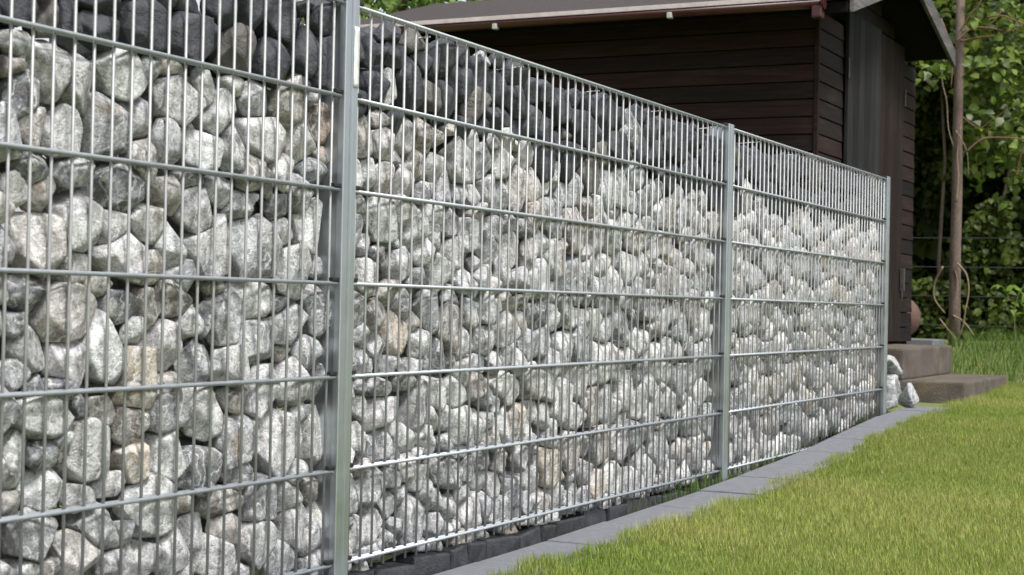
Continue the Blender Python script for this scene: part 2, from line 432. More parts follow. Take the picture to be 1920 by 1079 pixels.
T2 = """172 228 148 138 p;375 118 126 172 w;582 128 80 74 w;760 98 122 74 w;622 274 160 118 w;342 338 94 104 p;872 232 98 118 w;1026 48 82 136 w;1088 240 138 160 w
1262 232 60 150 g;1384 250 104 154 g;1468 156 66 72 w;1508 360 108 140 w;1656 342 46 62 g;1240 22 112 64 g;1456 22 88 62 d;1616 130 86 148 w 8;98 486 112 94 d
932 400 110 100 g;900 520 78 92 b;314 588 176 152 p;596 545 96 88 d;742 568 78 128 b;58 636 58 66 g;1118 434 56 46 b;1308 514 110 106 w;1456 542 50 46 d
1644 590 56 140 g;985 620 56 92 w -24;1062 618 38 96 d;1176 612 84 138 g;1500 640 120 84 g 34;514 775 116 206 w 8;690 692 60 68 w;840 752 102 138 w;1336 738 112 124 g
126 802 98 116 w 16;326 852 92 128 w 12;1008 838 78 134 g;1196 855 104 104 w;1600 806 84 124 g 24;690 930 106 160 o;866 990 76 92 b;1516 965 96 132 w;50 920 66 100 g
170 965 56 60 d;296 990 76 62 d;1656 940 40 116 d;1462 792 40 44 b;500 430 70 40 b"""
T3 = """192 240 170 130 w;398 176 44 60 d;506 192 82 70 b;664 268 116 88 b;846 190 104 110 g;1042 194 104 168 w -18;1228 150 48 68 b;1350 98 84 150 w;1612 345 56 166 w
1212 368 116 164 g;1446 376 114 170 w;40 450 66 172 w;196 424 90 78 d;282 366 62 74 g;430 414 156 166 w;696 450 108 112 o;846 440 98 138 w;1018 520 108 132 d
1228 532 92 68 g;200 612 92 126 w;538 594 130 52 w 4;400 662 122 62 w -22;40 682 60 56 p;772 702 146 162 w;1150 686 124 76 b;958 690 52 60 b;1356 676 86 138 g
1486 660 62 92 w;1618 612 62 70 b;146 862 156 138 g;466 800 138 84 g;568 862 54 72 w;642 838 46 68 g;372 956 152 108 p;992 830 76 102 w;1188 812 94 80 p
1346 872 106 134 w -20;1524 806 52 144 w;1652 776 44 114 w;1592 890 58 106 g;694 996 90 110 w;870 960 106 122 w;1120 985 132 112 w;1450 990 108 96 g;92 1046 100 66 w
236 1030 62 54 b;582 1015 60 76 g;1624 1000 68 100 g;1250 1060 60 60 g"""
T4 = """125 110 45 100 D;265 22 75 50 D;195 130 34 60 D;282 130 60 74 D;405 72 52 72 K;436 165 42 66 D;482 190 58 108 D;568 158 66 96 D;108 300 48 90 D;186 322 36 80 D
250 322 40 106 w;370 318 78 132 D;540 396 80 106 D;648 298 68 94 D;722 432 88 92 K;752 242 60 88 D;656 138 44 62 D;846 490 58 74 D;856 312 58 96 D;782 162 36 34 g;862 172 36 34 D
956 240 66 74 D;962 402 56 92 D;1012 530 44 70 D;1052 340 36 70 D;95 582 44 128 p;195 490 42 44 b;232 632 80 74 w;336 592 54 102 w;270 716 60 36 g;456 590 68 92 b;530 592 28 44 b
396 744 50 96 b;506 760 48 92 w;645 735 66 150 w 20;600 552 36 34 p;702 612 54 78 w;762 722 52 110 g;842 620 56 40 g;886 742 70 80 W;1002 692 50 76 w;958 636 40 26 w
124 792 60 96 w;206 840 60 94 p;326 840 54 96 w;446 890 56 66 g;560 880 50 86 g;636 912 38 70 g;802 912 52 96 w;880 930 40 92 g;960 892 50 112 p;1048 872 36 110 p;712 944 46 70 w
195 1062 120 124 w"""
T5 = """50 150 26 110 g;380 150 76 110 w;95 245 42 54 g;186 276 46 50 d;500 80 70 70 w;586 126 54 70 g;492 180 38 92 g 22;424 274 56 96 w -32;690 182 70 90 w;736 60 50 58 b;836 146 56 66 g
300 350 70 106 w;600 290 52 102 w;110 416 76 124 W;405 422 44 56 g;526 382 56 106 w 16;466 370 34 92 g;810 266 50 92 g;926 270 58 110 w;1046 300 44 92 p;640 432 70 66 w
736 340 44 40 w;762 420 58 82 w;880 412 44 96 g;980 442 62 62 w;990 150 62 50 d;350 450 40 34 g;60 612 50 96 g;166 622 84 88 b;232 520 54 58 b;326 562 64 92 g;466 618 76 106 g
376 672 44 50 b;570 700 78 136 b;690 622 58 82 w;786 602 62 90 w;266 742 62 122 o;74 742 54 70 g;170 812 60 86 w;414 800 64 86 w;522 862 46 132 d 22;572 892 44 60 d
660 792 48 96 w;772 772 60 100 g;902 722 56 112 w;976 682 42 84 w 26;916 852 50 76 w;1020 802 54 92 g;1000 562 50 40 b;66 892 44 76 g;130 912 30 46 g;252 912 60 60 g;402 922 56 56 w;840 905 44 62 w"""
T6 = """75 90 44 40 g;200 82 70 54 g;65 186 46 76 w;202 222 110 92 w 24;386 190 86 140 g;600 102 66 96 w;530 252 56 86 w;640 292 60 110 w;730 80 68 92 b;930 92 66 66 W;800 152 40 64 g -20
842 182 44 40 g;736 302 42 110 w;800 262 38 50 w;880 296 50 86 w;960 302 46 112 o;1040 222 40 82 w;60 372 48 96 w;136 432 50 70 d;206 402 46 92 g;316 372 66 80 w;430 362 56 60 w
480 412 38 66 g;560 402 46 60 g;410 452 40 50 w;702 362 30 72 w;1020 352 36 46 w;80 532 60 40 b;102 642 110 80 g;240 592 50 60 g;400 592 70 76 w;600 562 70 70 g;670 542 44 70 w
850 502 60 82 p;310 672 46 54 g;236 742 56 76 g;490 702 44 82 g;650 672 50 66 g;742 612 54 76 g;830 622 50 92 w;950 652 68 100 d;1000 482 46 72 w;1050 602 36 100 w;132 872 84 100 w
58 912 50 132 w;370 822 80 160 g;570 752 60 64 w;696 782 64 112 w;590 872 60 60 w;500 852 40 82 g;860 782 76 80 g;952 772 50 56 w;1020 742 40 70 g;240 942 40 60 g;70 1012 60 50 g;440 982 60 36 d;160 992 50 50 g"""
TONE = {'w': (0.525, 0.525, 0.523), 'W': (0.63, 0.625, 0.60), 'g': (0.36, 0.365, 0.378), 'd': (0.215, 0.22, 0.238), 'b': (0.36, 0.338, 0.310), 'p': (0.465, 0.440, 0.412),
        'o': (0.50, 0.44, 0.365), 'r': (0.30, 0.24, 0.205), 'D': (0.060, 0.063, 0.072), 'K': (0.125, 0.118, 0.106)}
stones = []     # dict: c, r (3), tilt, tone, layer
for txt, ox, oy, sc in ((T1, 0, 0, 2.8235), (T2, 0, 380, 2.8235), (T3, 0, 700, 2.8235), (T4, 640, 60, 2.997), (T5, 640, 380, 2.997), (T6, 640, 700, 2.997)):
    for q in txt.replace('\n', ';').split(';'):
        t = q.split(); cx, cy, rx, ry = (float(k) for k in t[:4]); tone = t[4]; tilt = float(t[5]) if len(t) > 5 else 0.0
        yc = 0.040 + rng.uniform(-0.004, 0.012)
        P, dep = on_y(ox + cx / sc, oy + cy / sc, yc)
        W = rx / sc / F_PX * dep; H = ry / sc / F_PX * dep
        th = math.atan2(P[1] - CAM[1], P[0] - CAM[0]); k = 0.62
        a = W / math.sqrt(math.sin(th) ** 2 + (k * math.cos(th)) ** 2)
        stones.append(dict(c=P, r=np.array([a * 1.30, max(0.026, min(0.046, k * (a + H) * 0.58)), H * 1.27]), tilt=math.radians(tilt), tone=tone, layer=0))
def in_bay(x):
    return (-1.75 < x < -0.040) or (0.040 < x < 2.455) or (2.545 < x < X_END - 0.045)
# the rest of the front layer by dart throwing, large stones first
fc = [np.array([s['c'][0], s['c'][2]]) for s in stones]; fr = [0.5 * (s['r'][0] + s['r'][2]) * 0.79 for s in stones]
tr_x = (-1.0, -0.04, 0.04, 0.93)
def zlow(x): return max(-0.055, gz(x) - 0.02)
for rad, tries in ((0.056, 260), (0.050, 700), (0.044, 1800), (0.037, 3200), (0.030, 5200), (0.024, 5200)):
    for _ in range(tries):
        x = rng.uniform(-1.7, X_END - 0.05); z = rng.uniform(-0.05, 1.165)
        if not in_bay(x) or not in_bay(x - rad * 0.6) or not in_bay(x + rad * 0.6): continue
        if z < zlow(x) + rad * 0.5 or z > 1.175 - rad * 0.7: continue
        A = np.array(fc); d = np.hypot(A[:, 0] - x, A[:, 1] - z)
        if (d < (np.array(fr) + rad) * 0.90).any(): continue
        asp = rng.uniform(0.78, 1.28)
        u = rng.uniform()
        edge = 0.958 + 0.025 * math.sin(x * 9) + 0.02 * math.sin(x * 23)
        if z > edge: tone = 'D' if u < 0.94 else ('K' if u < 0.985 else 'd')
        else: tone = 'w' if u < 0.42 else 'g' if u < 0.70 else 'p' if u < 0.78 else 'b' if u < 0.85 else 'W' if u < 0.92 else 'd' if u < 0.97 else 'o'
        fc.append(np.array([x, z])); fr.append(rad)
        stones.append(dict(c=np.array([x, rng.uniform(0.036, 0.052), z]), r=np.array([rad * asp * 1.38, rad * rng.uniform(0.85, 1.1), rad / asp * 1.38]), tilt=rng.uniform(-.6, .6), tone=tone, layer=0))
for x, z, t in ((2.425, 1.125, 'D'), (2.43, 1.04, 'D'), (2.58, 1.13, 'D'), (2.66, 1.12, 'K'), (4.72, 1.12, 'D'), (-0.065, 1.135, 'D')):
    if x > 0: stones.append(dict(c=np.array([x, 0.042, z]), r=np.array([0.052, 0.042, 0.055]), tilt=0.1, tone=t, layer=0))
n_front = len(stones)
# two more layers behind
for lay, yc, cnt in ((1, 0.126, 7500), (2, 0.196, 4500)):
    lc = np.zeros((0, 2)); lr = np.zeros(0)
    for rad, tries in ((0.054, cnt // 3), (0.042, cnt // 3), (0.032, cnt // 3)):
        for _ in range(tries):
            x = rng.uniform(-1.7, X_END - 0.05); z = rng.uniform(-0.04, 1.15)
            if not in_bay(x - rad * .6) or not in_bay(x + rad * .6): continue
            if len(lc) and (np.hypot(lc[:, 0] - x, lc[:, 1] - z) < (lr + rad) * 0.9).any(): continue
            lc = np.vstack([lc, [x, z]]); lr = np.append(lr, rad)
            u = rng.uniform(); tone = ('D' if u < 0.93 else 'K') if z > 0.96 else ('w' if u < 0.4 else 'g' if u < 0.75 else 'b')
            stones.append(dict(c=np.array([x, yc + rng.uniform(-.012, .012), z]), r=np.array([rad * 1.12, 0.043, rad * 1.12]), tilt=0.0, tone=tone, layer=lay))
ico = {}
for sub in (2, 3, 4, 5):
    bm = bmesh.new(); bmesh.ops.create_icosphere(bm, subdivisions=sub, radius=1.0)
    bm.verts.ensure_lookup_table()
    ico[sub] = (np.array([v.co[:] for v in bm.verts]), np.array([[v.index for v in f.verts] for f in bm.faces], dtype=np.int32)); bm.free()
def fib(n):
    i = np.arange(n) + 0.5; ph = np.arccos(1 - 2 * i / n); t = math.pi * (1 + 5 ** 0.5) * i
    return np.stack([np.cos(t) * np.sin(ph), np.sin(t) * np.sin(ph), np.cos(ph)], 1)
def rock(dirs, r, tilt, planes, seed, sharp=16, nf=15):
    """convex faceted boulder: radial soft-min over facet planes, then rough surface"""
    g = np.random.default_rng(seed)
    nrm = fib(nf); q = Matrix.Rotation(g.uniform(0, 6.28), 3, Vector(g.normal(size=3)).normalized())
    nrm = nrm @ np.array(q).T + g.normal(size=(nf, 3)) * 0.22; nrm /= np.linalg.norm(nrm, axis=1)[:, None]
    c, s = math.cos(tilt), math.sin(tilt)
    R = np.array([[c, 0, -s], [0, 1, 0], [s, 0, c]])          # tilt in the fence plane
    A = R @ np.diag(r)
    h = np.linalg.norm(nrm @ A, axis=1) * g.uniform(0.64, 1.08, nf)
    Ns, Hs = [nrm], [h]
    if planes:
        Ns.append(np.array([p[0] for p in planes])); Hs.append(np.array([max(p[1], 0.006) for p in planes]))
    Nn = np.concatenate(Ns); Hh = np.concatenate(Hs)
    d = dirs @ A.T; d /= np.linalg.norm(d, axis=1)[:, None]
    k = np.maximum(d @ Nn.T, 0) / Hh[None]
    rad = (k ** sharp).sum(1) ** (-1.0 / sharp)
    P = d * rad[:, None]
    off = g.uniform(-9, 9, 3); m = r.mean()
    w1 = wnoise(P + off, 1.7 / m, int(g.integers(40))); w2 = wnoise(P + off, 4.8 / m, int(g.integers(40)))
    P = P * (1 + 0.026 * w1 + 0.014 * w2 - 0.020 * np.abs(wnoise(P + off, 3.1 / m, int(g.integers(40)))))[:, None]
    return P
allc = np.array([s['c'] for s in stones]); allr = np.array([s['r'] for s in stones])
def supp(s, n):
    c, sn = math.cos(s['tilt']), math.sin(s['tilt'])
    R = np.array([[c, 0, -sn], [0, 1, 0], [sn, 0, c]])
    return np.linalg.norm(n @ (R @ np.diag(s['r'])))
big_r = allr.max(1)
def build_stone(i, sub):
    s = stones[i]; pl = [(np.array([0, -1.0, 0]), s['c'][1] - 0.0085), (np.array([0, 0, -1.0]), s['c'][2] - (-0.028 if s['c'][0] < 2.42 else gz(s['c'][0]) - 0.03))]
    d = allc - s['c']; dist = np.linalg.norm(d, axis=1)
    for j in np.nonzero(dist < (big_r + big_r[i]))[0]:
        if j == i or dist[j] < 1e-6: continue
        n = d[j] / dist[j]; ri = supp(s, n); rj = supp(stones[j], n)
        if ri + rj > dist[j] * 0.99: pl.append((n, dist[j] * ri / (ri + rj) * 0.992))
    g = np.random.default_rng(1000 + i)
    V = rock(ico[sub][0], s['r'], s['tilt'], pl, 5000 + i, sharp=g.uniform(50, 100), nf=int(g.integers(10, 16)))
    base = np.array(TONE[s['tone']]) * g.uniform(0.86, 1.14) * (1 + g.normal(size=3) * 0.008)
    col = np.tile(np.append(base, g.uniform()), (len(V), 1))
    return V, col
# how large each front stone shows in the photograph: the 300 largest light ones become single parts
size = []
for i in range(n_front):
    s = stones[i]; q = s['c'] - CAM; dep = q @ fw; x = 960 + F_PX * (q @ RT) / dep; y = 539.5 - F_PX * (q @ UP) / dep
    vis = -60 < x < 1980 and -60 < y < 1140
    th = math.atan2(q[1], q[0])
    size.append((s['r'][2] * (s['r'][0] * math.sin(th) + s['r'][1] * math.cos(th)) / dep ** 2) if vis else 0.0)
size = np.array(size)
darkish = np.array([s['tone'] in 'DK' for s in stones[:n_front]])
single = set()
for m in (False, True):
    ids = [i for i in np.argsort(-size) if darkish[i] == m and size[i] > 0][:300]; single |= set(int(i) for i in ids)
size_5 = np.sort(size)[-62]
bulk = {k: dict(v=[], f=[], c=[], n=0) for k in ('stone_fill', 'dark_stone_fill')}
for i, s in enumerate(stones):
    dk = s['tone'] in 'DK'
    if i in single:
        sub = 5 if size[i] > size_5 else 4
        V, col = build_stone(i, sub)
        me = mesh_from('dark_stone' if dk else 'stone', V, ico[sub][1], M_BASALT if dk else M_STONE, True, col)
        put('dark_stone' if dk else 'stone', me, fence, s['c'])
    else:
        sub = 4 if s['layer'] == 0 and 0 < s['c'][0] < 2.0 else 3 if s['layer'] < 2 else 2
        V, col = build_stone(i, sub); b_ = bulk['dark_stone_fill' if dk else 'stone_fill']
        b_['v'].append(V + s['c']); b_['f'].append(ico[sub][1] + b_['n']); b_['c'].append(col); b_['n'] += len(V)
for k, b_ in bulk.items():
    o = put(k, mesh_from(k, np.concatenate(b_['v']), np.concatenate(b_['f']), M_BASALT if 'dark' in k else M_STONE, True, np.concatenate(b_['c'])), fence)
    tag(o, kind='stuff')
print('stones', len(stones), 'front', n_front, 'single', len(single))

# ------------------------------------------------------------------ paving strip and the dark kerb stones under the mesh
border = empty('paving_border', (0, -0.13, float(gz(2))))
tag(border, kind='structure')
def slab_on_slope(name, x0, x1, y0, y1, top, th, mat, parent, bev=0.004):
    n = 2
    V = []
    for z_off in (-th, 0):
        for x, y in ((x0, y0), (x1, y0), (x1, y1), (x0, y1)): V.append((x, y, float(top(x)) + z_off))
    c = np.array([(x0 + x1) / 2, (y0 + y1) / 2, float(top((x0 + x1) / 2))])
    me = bevel_mesh(name, [tuple(np.array(q) - c) for q in V], BOXF, mat, bev, 2)
    pl = np.array(parent.location)
    return put(name, me, parent, tuple(c - pl))
x = -2.6; k = 0
while x < 5.25:
    L = 0.40
    dz = random.uniform(-0.003, 0.003)
    slab_on_slope('paving_slab', x + 0.005, min(x + L, 5.34) - 0.005, -0.235, -0.030, lambda q, d=dz: gz(q) + d, 0.06, M_PAVER, border)
    x += L; k += 1
x = -2.5
while x < 2.42:
    L = random.uniform(0.09, 0.20)
    z1 = -0.036 + random.uniform(-0.010, 0.008)
    zt = z1; zb = gz(x + L / 2) - 0.06
    jt = lambda a: random.uniform(-a, a)
    xa, xb = x + 0.003, x + L - 0.003; c = np.array([x + L / 2, 0.045, zb])
    V = [np.array(q) + np.array([jt(.004), jt(.010), (jt(.010) if q[2] > zb + .01 else 0)]) - c for q in box_v(xa, xb, 0.004, 0.085, zb, zt)]
    put('kerb_stone', bevel_mesh('kerb_stone', [tuple(q) for q in V], BOXF, M_KERB, 0.006, 2), border, tuple(c - np.array(border.location)))
    x += L

# loose rocks beyond the fence end
def loose_rock(name, c, r, tone, label, seed, tilt=0.0):
    g = np.random.default_rng(seed)
    V = rock(ico[4][0], np.array(r), tilt, [], seed, sharp=60, nf=9)
    V = V - np.array([0, 0, V[:, 2].min()])
    col = np.tile(np.append(np.array(TONE[tone]), g.uniform()), (len(V), 1))
    o = put(name, mesh_from(name, V, ico[4][1], M_STONE, True, col), None, c)
    return tag(o, label, 'rock', 'loose rocks beside the steps')
loose_rock('loose_rock', (5.00, 0.008, 0.085), (0.050, 0.046, 0.076), 'g', 'rounded pale rock lying against the last fence post by the steps', 21)
loose_rock('loose_rock', (5.17, -0.048, 0.088), (0.040, 0.036, 0.066), 'g', 'angular pale rock leaning against the lower concrete step', 35, 0.3)
loose_rock('loose_rock', (5.22, 0.062, 0.255), (0.040, 0.030, 0.042), 'g', 'small pale rock peeking out beside the upper concrete step', 47)
loose_rock('loose_rock', (5.24, 0.085, 0.075), (0.07, 0.07, 0.105), 'g', 'grey rock under the small pale rock beside the upper step', 52)

# ------------------------------------------------------------------ concrete steps
XS0, XS1 = 5.86, 7.16
st = empty('concrete_steps', ((XS0 + XS1) / 2, 0.1, float(gz(6.4))), 'two weathered brown concrete block steps in front of the shed door', 'steps')
for (nm, y0, y1, z0, z1) in (('lower_step', -0.185, 0.48, 0.04, 0.203), ('upper_step', 0.142, 0.49, 0.2035, 0.373)):
    joints = [XS0, XS0 + 0.62, XS1] if nm == 'lower_step' else [XS0, XS0 + 0.70, XS1]
    for a, b in zip(joints[:-1], joints[1:]):
        box(nm, a + 0.003, b - 0.003, y0, y1, z0, z1, M_STEP, st, 0.012, 2)

# ------------------------------------------------------------------ shed
X0, X1, YF, YB = 5.40, 7.64, 0.50, 3.05
ZB, ZT = 0.375, 2.02
XE0, XE1, XR = 5.02, 7.54, 6.42        # eaves and ridge
BARGE = 0.23
shed = empty('garden_shed', ((X0 + X1) / 2, (YF + YB) / 2, ZB), 'dark brown stained wooden garden shed with double door and maroon gutter', 'shed')
def roof_under(x): return 2.143 - 0.03 + (0.278 * (x - XE0) if x < XR else 0.278 * (XR - XE0) - 0.275 * (x - XR))
BH = 0.0925
def plank_y(z0, z1, xf, nm='wall_board'):
    # a board on the side wall facing -X, slightly tilted like shiplap
    y0, y1 = YF + 0.028, YB
    V = [(xf, y0, z0), (xf + 0.02, y0, z0), (xf + 0.02, y1, z0), (xf, y1, z0), (xf + 0.005, y0, z1), (xf + 0.02, y0, z1), (xf + 0.02, y1, z1), (xf + 0.005, y1, z1)]
    c = np.array([xf, (y0 + y1) / 2, z0]); me = bevel_mesh(nm, [tuple(np.array(q) - c) for q in V], BOXF, M_SIDE, 0.003, 2)
    put(nm, me, shed, tuple(c - np.array(shed.location)))
def plank_x(x0, x1, z0, z1, yf, z1b=None, nm='gable_board'):
    z1b = z1 if z1b is None else z1b
    V = [(x0, yf, z0), (x1, yf, z0), (x1, yf + 0.02, z0), (x0, yf + 0.02, z0), (x0, yf + 0.005, z1), (x1, yf + 0.005, z1b), (x1, yf + 0.02, z1b), (x0, yf + 0.02, z1)]
    c = np.array([(x0 + x1) / 2, yf, z0]); me = bevel_mesh(nm, [tuple(np.array(q) - c) for q in V], BOXF, M_FRONT, 0.003, 2)
    put(nm, me, shed, tuple(c - np.array(shed.location)))
XD0, XD1, ZD = 5.885, 7.27, 2.235
z = ZB + 0.01; i = 0
while z < 2.5:
    z1 = z + BH - 0.005
    if z1 < roof_under(X0) + 0.06: plank_y(z, z1, X0)
    def xl(zz): return max(X0, XE0 + (zz - 2.108) / 0.278)
    def xr(zz): return min(X1, XR + (0.278 * (XR - XE0) + 2.108 - zz) / 0.275)
    if z1 < ZD - 0.02:
        plank_x(X0 + 0.002, XD0 - 0.003, z, z1, YF); plank_x(XD1 + 0.003, min(X1, xr(z1)), z, z1, YF)
    elif xr(z1) - xl(z1) > 0.15:
        zz0 = max(z, ZD + 0.004)
        if z1 - zz0 > 0.02: plank_x(xl(z1) + 0.002, xr(z1) - 0.002, zz0, z1, YF)
    z += BH; i += 1
# remaining walls, floor beam, corner trim
box('back_wall', X0 + 0.03, X1, YB, YB + 0.03, ZB, 2.13, M_FRONT, shed, 0.003)
box('far_wall', X1 - 0.025, X1 - 0.004, YF + 0.03, YB, ZB, 2.08, M_SIDE, shed, 0.003)
box('floor_beam', X0 + 0.01, X1 - 0.01, YF + 0.025, YB - 0.01, 0.10, ZB, M_SIDE, shed, 0.004)
box('gap_backing', X0 + 0.03, X1 - 0.03, YF + 0.06, YF + 0.075, ZB, 2.3, M_SHADE, shed, 0.0)  # added sheet, near-black to paint the shade in the gap between the doors
box('gap_backing', X0 + 0.026, X0 + 0.040, YF + 0.08, YB - 0.01, ZB, 2.13, M_SIDE, shed, 0.0)  # added backing that stops light leaking through the gaps between side boards
box('corner_trim', X0 - 0.006, X0 + 0.0205, YF + 0.002, YF + 0.026, ZB, 2.12, M_SIDE, shed, 0.002)
# double door of upright boards
def door(x0, x1, mat, n, yo):
    d = empty('door', (0, 0, 0)); d.parent = shed; d.location = ((x0 + x1) / 2 - shed.location.x, YF - shed.location.y, 0.0)
    wv = (x1 - x0) / n; wx = [random.uniform(0.8, 1.2) for _ in range(n)]; t = sum(wx); x = x0; ret = []
    for k in range(n):
        b = x + (x1 - x0) * wx[k] / t
        o = box('door_board', x + 0.0028, b - 0.0028, YF - 0.022 + yo + random.uniform(-.0015, .0015), YF + 0.004 + yo, ZB + 0.012, ZD - 0.012, mat, d, 0.004, 1, org=((x0 + x1) / 2, YF, ZB))
        x = b
    return d
da = door(XD0 + 0.003, 6.612, M_DOORA, 6, -0.006)
db = door(6.660, XD1 - 0.003, M_DOORB, 5, 0.010)
def dpart(name, d, x0, x1, y0, y1, z0, z1, mat, bev=0.002):
    return box(name, x0, x1, y0, y1, z0, z1, mat, d, bev, 1, org=(d.location.x + shed.location.x, YF, ZB))
M_IRON = plain('dark_iron', (0.10, 0.095, 0.09), 0.5, 0.3, 40, 0.2, 0.5, 0.6)
dpart('handle', db, 7.215, 7.235, YF - 0.045, YF - 0.017, 0.70, 0.84, M_IRON)
for zz in (0.65, 1.85): dpart('hinge', da, XD0 + 0.0, XD0 + 0.012, YF - 0.031, YF - 0.023, zz, zz + 0.11, M_IRON)
for zz in (0.65, 1.85): dpart('hinge', db, XD1 - 0.016, XD1 - 0.004, YF - 0.026, YF - 0.0175, zz, zz + 0.11, M_IRON)
# roof: two slopes, barge boards, drip edge, gutter
def prism(name, xz, y0, y1, mat, parent, bev=0.002):
    k = len(xz); c = np.array([sum(q[0] for q in xz) / k, (y0 + y1) / 2, min(q[1] for q in xz)])
    V = [(x - c[0], y - c[1], z - c[2]) for y in (y0, y1) for x, z in xz]
    Fc = [tuple(range(k)), tuple(range(2 * k - 1, k - 1, -1))] + [(i, i + k, (i + 1) % k + k, (i + 1) % k) for i in range(k)]
    me = bevel_mesh(name, V, Fc, mat, bev, 1)
    po = np.array(parent.location) if parent is shed else np.array(parent.location) + np.array(shed.location)
    return put(name, me, parent, tuple(c - po))
ZE0 = 2.143; ZR = ZE0 + 0.278 * (XR - XE0); ZE1 = ZR - 0.275 * (XE1 - XR)
roof = prism('roof', [(XE0, ZE0 - 0.028), (XR - 0.001, ZR - 0.028), (XR - 0.001, ZR), (XE0, ZE0)], BARGE + 0.024, YB + 0.32, M_FELT, shed)
roof2 = prism('roof_slope', [(XR + 0.001, ZR - 0.028), (XE1, ZE1 - 0.028), (XE1, ZE1), (XR + 0.001, ZR)], BARGE + 0.024, YB + 0.32, M_FELT, roof)
prism('barge_board', [(XE0 + 0.03, ZE0 - 0.088), (XR - 0.001, ZR - 0.098), (XR - 0.001, ZR + 0.006), (XE0 + 0.03, ZE0 + 0.014)], BARGE, BARGE + 0.022, M_GREYWOOD, roof)
prism('barge_board', [(XR + 0.001, ZR - 0.098), (XE1, ZE1 - 0.098), (XE1, ZE1 + 0.006), (XR + 0.001, ZR + 0.006)], BARGE, BARGE + 0.022, M_GREYWOOD, roof)
prism('eave_board', [(XE0 + 0.02, 2.055), (XE0 + 0.04, 2.055), (XE0 + 0.04, 2.112), (XE0 + 0.02, 2.112)], BARGE + 0.03, YB + 0.1, M_SHADE, roof)  # near-black colour stands for the shade behind the gutter
for xa, za, xb, zb in ((XE0 + 0.045, ZE0 - 0.019, XR - 0.01, ZR - 0.031), (XR + 0.01, ZR - 0.031, XE1 - 0.01, ZE1 - 0.031)):
    dz_ = -0.004 if xa > XR else -0.0155 + 0.001
    prism('soffit_board', [(xa, za + dz_ - 0.014), (xb, zb - 0.004 - 0.014), (xb, zb - 0.004), (xa, za + dz_)], BARGE + 0.03, YB + 0.12, M_SHADE, roof)  # underside boards with the shade under the roof painted in
prism('drip_edge', [(XE0 - 0.014, ZE0 - 0.020), (XE0 - 0.001, ZE0 - 0.020), (XE0 - 0.001, ZE0 + 0.004), (XE0 - 0.014, ZE0 + 0.003)], 0.40, YB + 0.32, M_DRIP, roof, 0.001)
# half round gutter
gr = 0.034; gy0, gy1 = 0.375, YB + 0.30; xc, zc = XE0 - 0.024, ZE0 - 0.036
ang = np.linspace(math.pi, 2 * math.pi, 13); V = []; Fc = []
for y in (gy0, gy1):
    for r in (gr, gr - 0.003):
        for a in ang: V.append((xc + r * math.cos(a), y, zc + r * math.sin(a)))
k = len(ang)
for i in range(k - 1):
    Fc += [(i, i + 1, 2 * k + i + 1, 2 * k + i), (k + i + 1, k + i, 3 * k + i, 3 * k + i + 1), (i + 1, i, k + i, k + i + 1), (2 * k + i, 2 * k + i + 1, 3 * k + i + 1, 3 * k + i)]
Fc += [(0, 2 * k, 3 * k, k), (k - 1, 2 * k - 1, 4 * k - 1, 3 * k - 1)]
c = np.array([xc, (gy0 + gy1) / 2, zc])
gut = put('gutter', mesh_from('gutter', np.array(V) - c, Fc, M_GUTTER, True), roof, tuple(c - np.array(shed.location) - np.array(roof.location)))
# end cap and brackets (children of the shed: three levels at most)
V, Fc2 = tube_arrays([(0, 0, 0), (0, -0.012, 0)], 0.040, 20)
V[:, 2] = np.minimum(V[:, 2], 0.004)
put('gutter_end', mesh_from('gutter_end', V, Fc2, M_GUTTER), shed, (xc - shed.location.x, gy0 - shed.location.y, zc - shed.location.z))
box('gutter_spout', xc - 0.030, xc + 0.030, gy0 - 0.004, gy0 + 0.05, zc - 0.085, zc - 0.02, M_GUTTER, shed, 0.012, 3)
for yy in (1.175, 2.19, 3.1):
    box('gutter_bracket', xc - gr - 0.006, xc - gr + 0.03, yy - 0.013, yy + 0.013, zc - 0.042, zc - 0.012, M_CLIP, shed, 0.003)

# flat slab and round clay ball behind the shed's far corner
P_, _ = on_y(1740, 634, 0.55)
tag(box('concrete_slab', 7.95, 8.35, 0.43, 0.75, 0.28, 0.392, M_PAVER, None, 0.006, 2), 'small grey concrete slab lying behind the upper step', 'slab')
V = ico[4][0] * np.array([0.135, 0.135, 0.14]); V = V * (1 + 0.01 * np.sin(ico[4][0][:, 2:3] * 26))
M_CLAY = plain('clay', (0.10, 0.055, 0.042), 0.8, 0.25, 40, 0.4)
tag(put('clay_ball', mesh_from('clay_ball', V, ico[4][1], M_CLAY, True), None, (8.30, 0.725, 0.535)), 'round reddish brown clay ball half hidden behind the shed corner', 'ball')

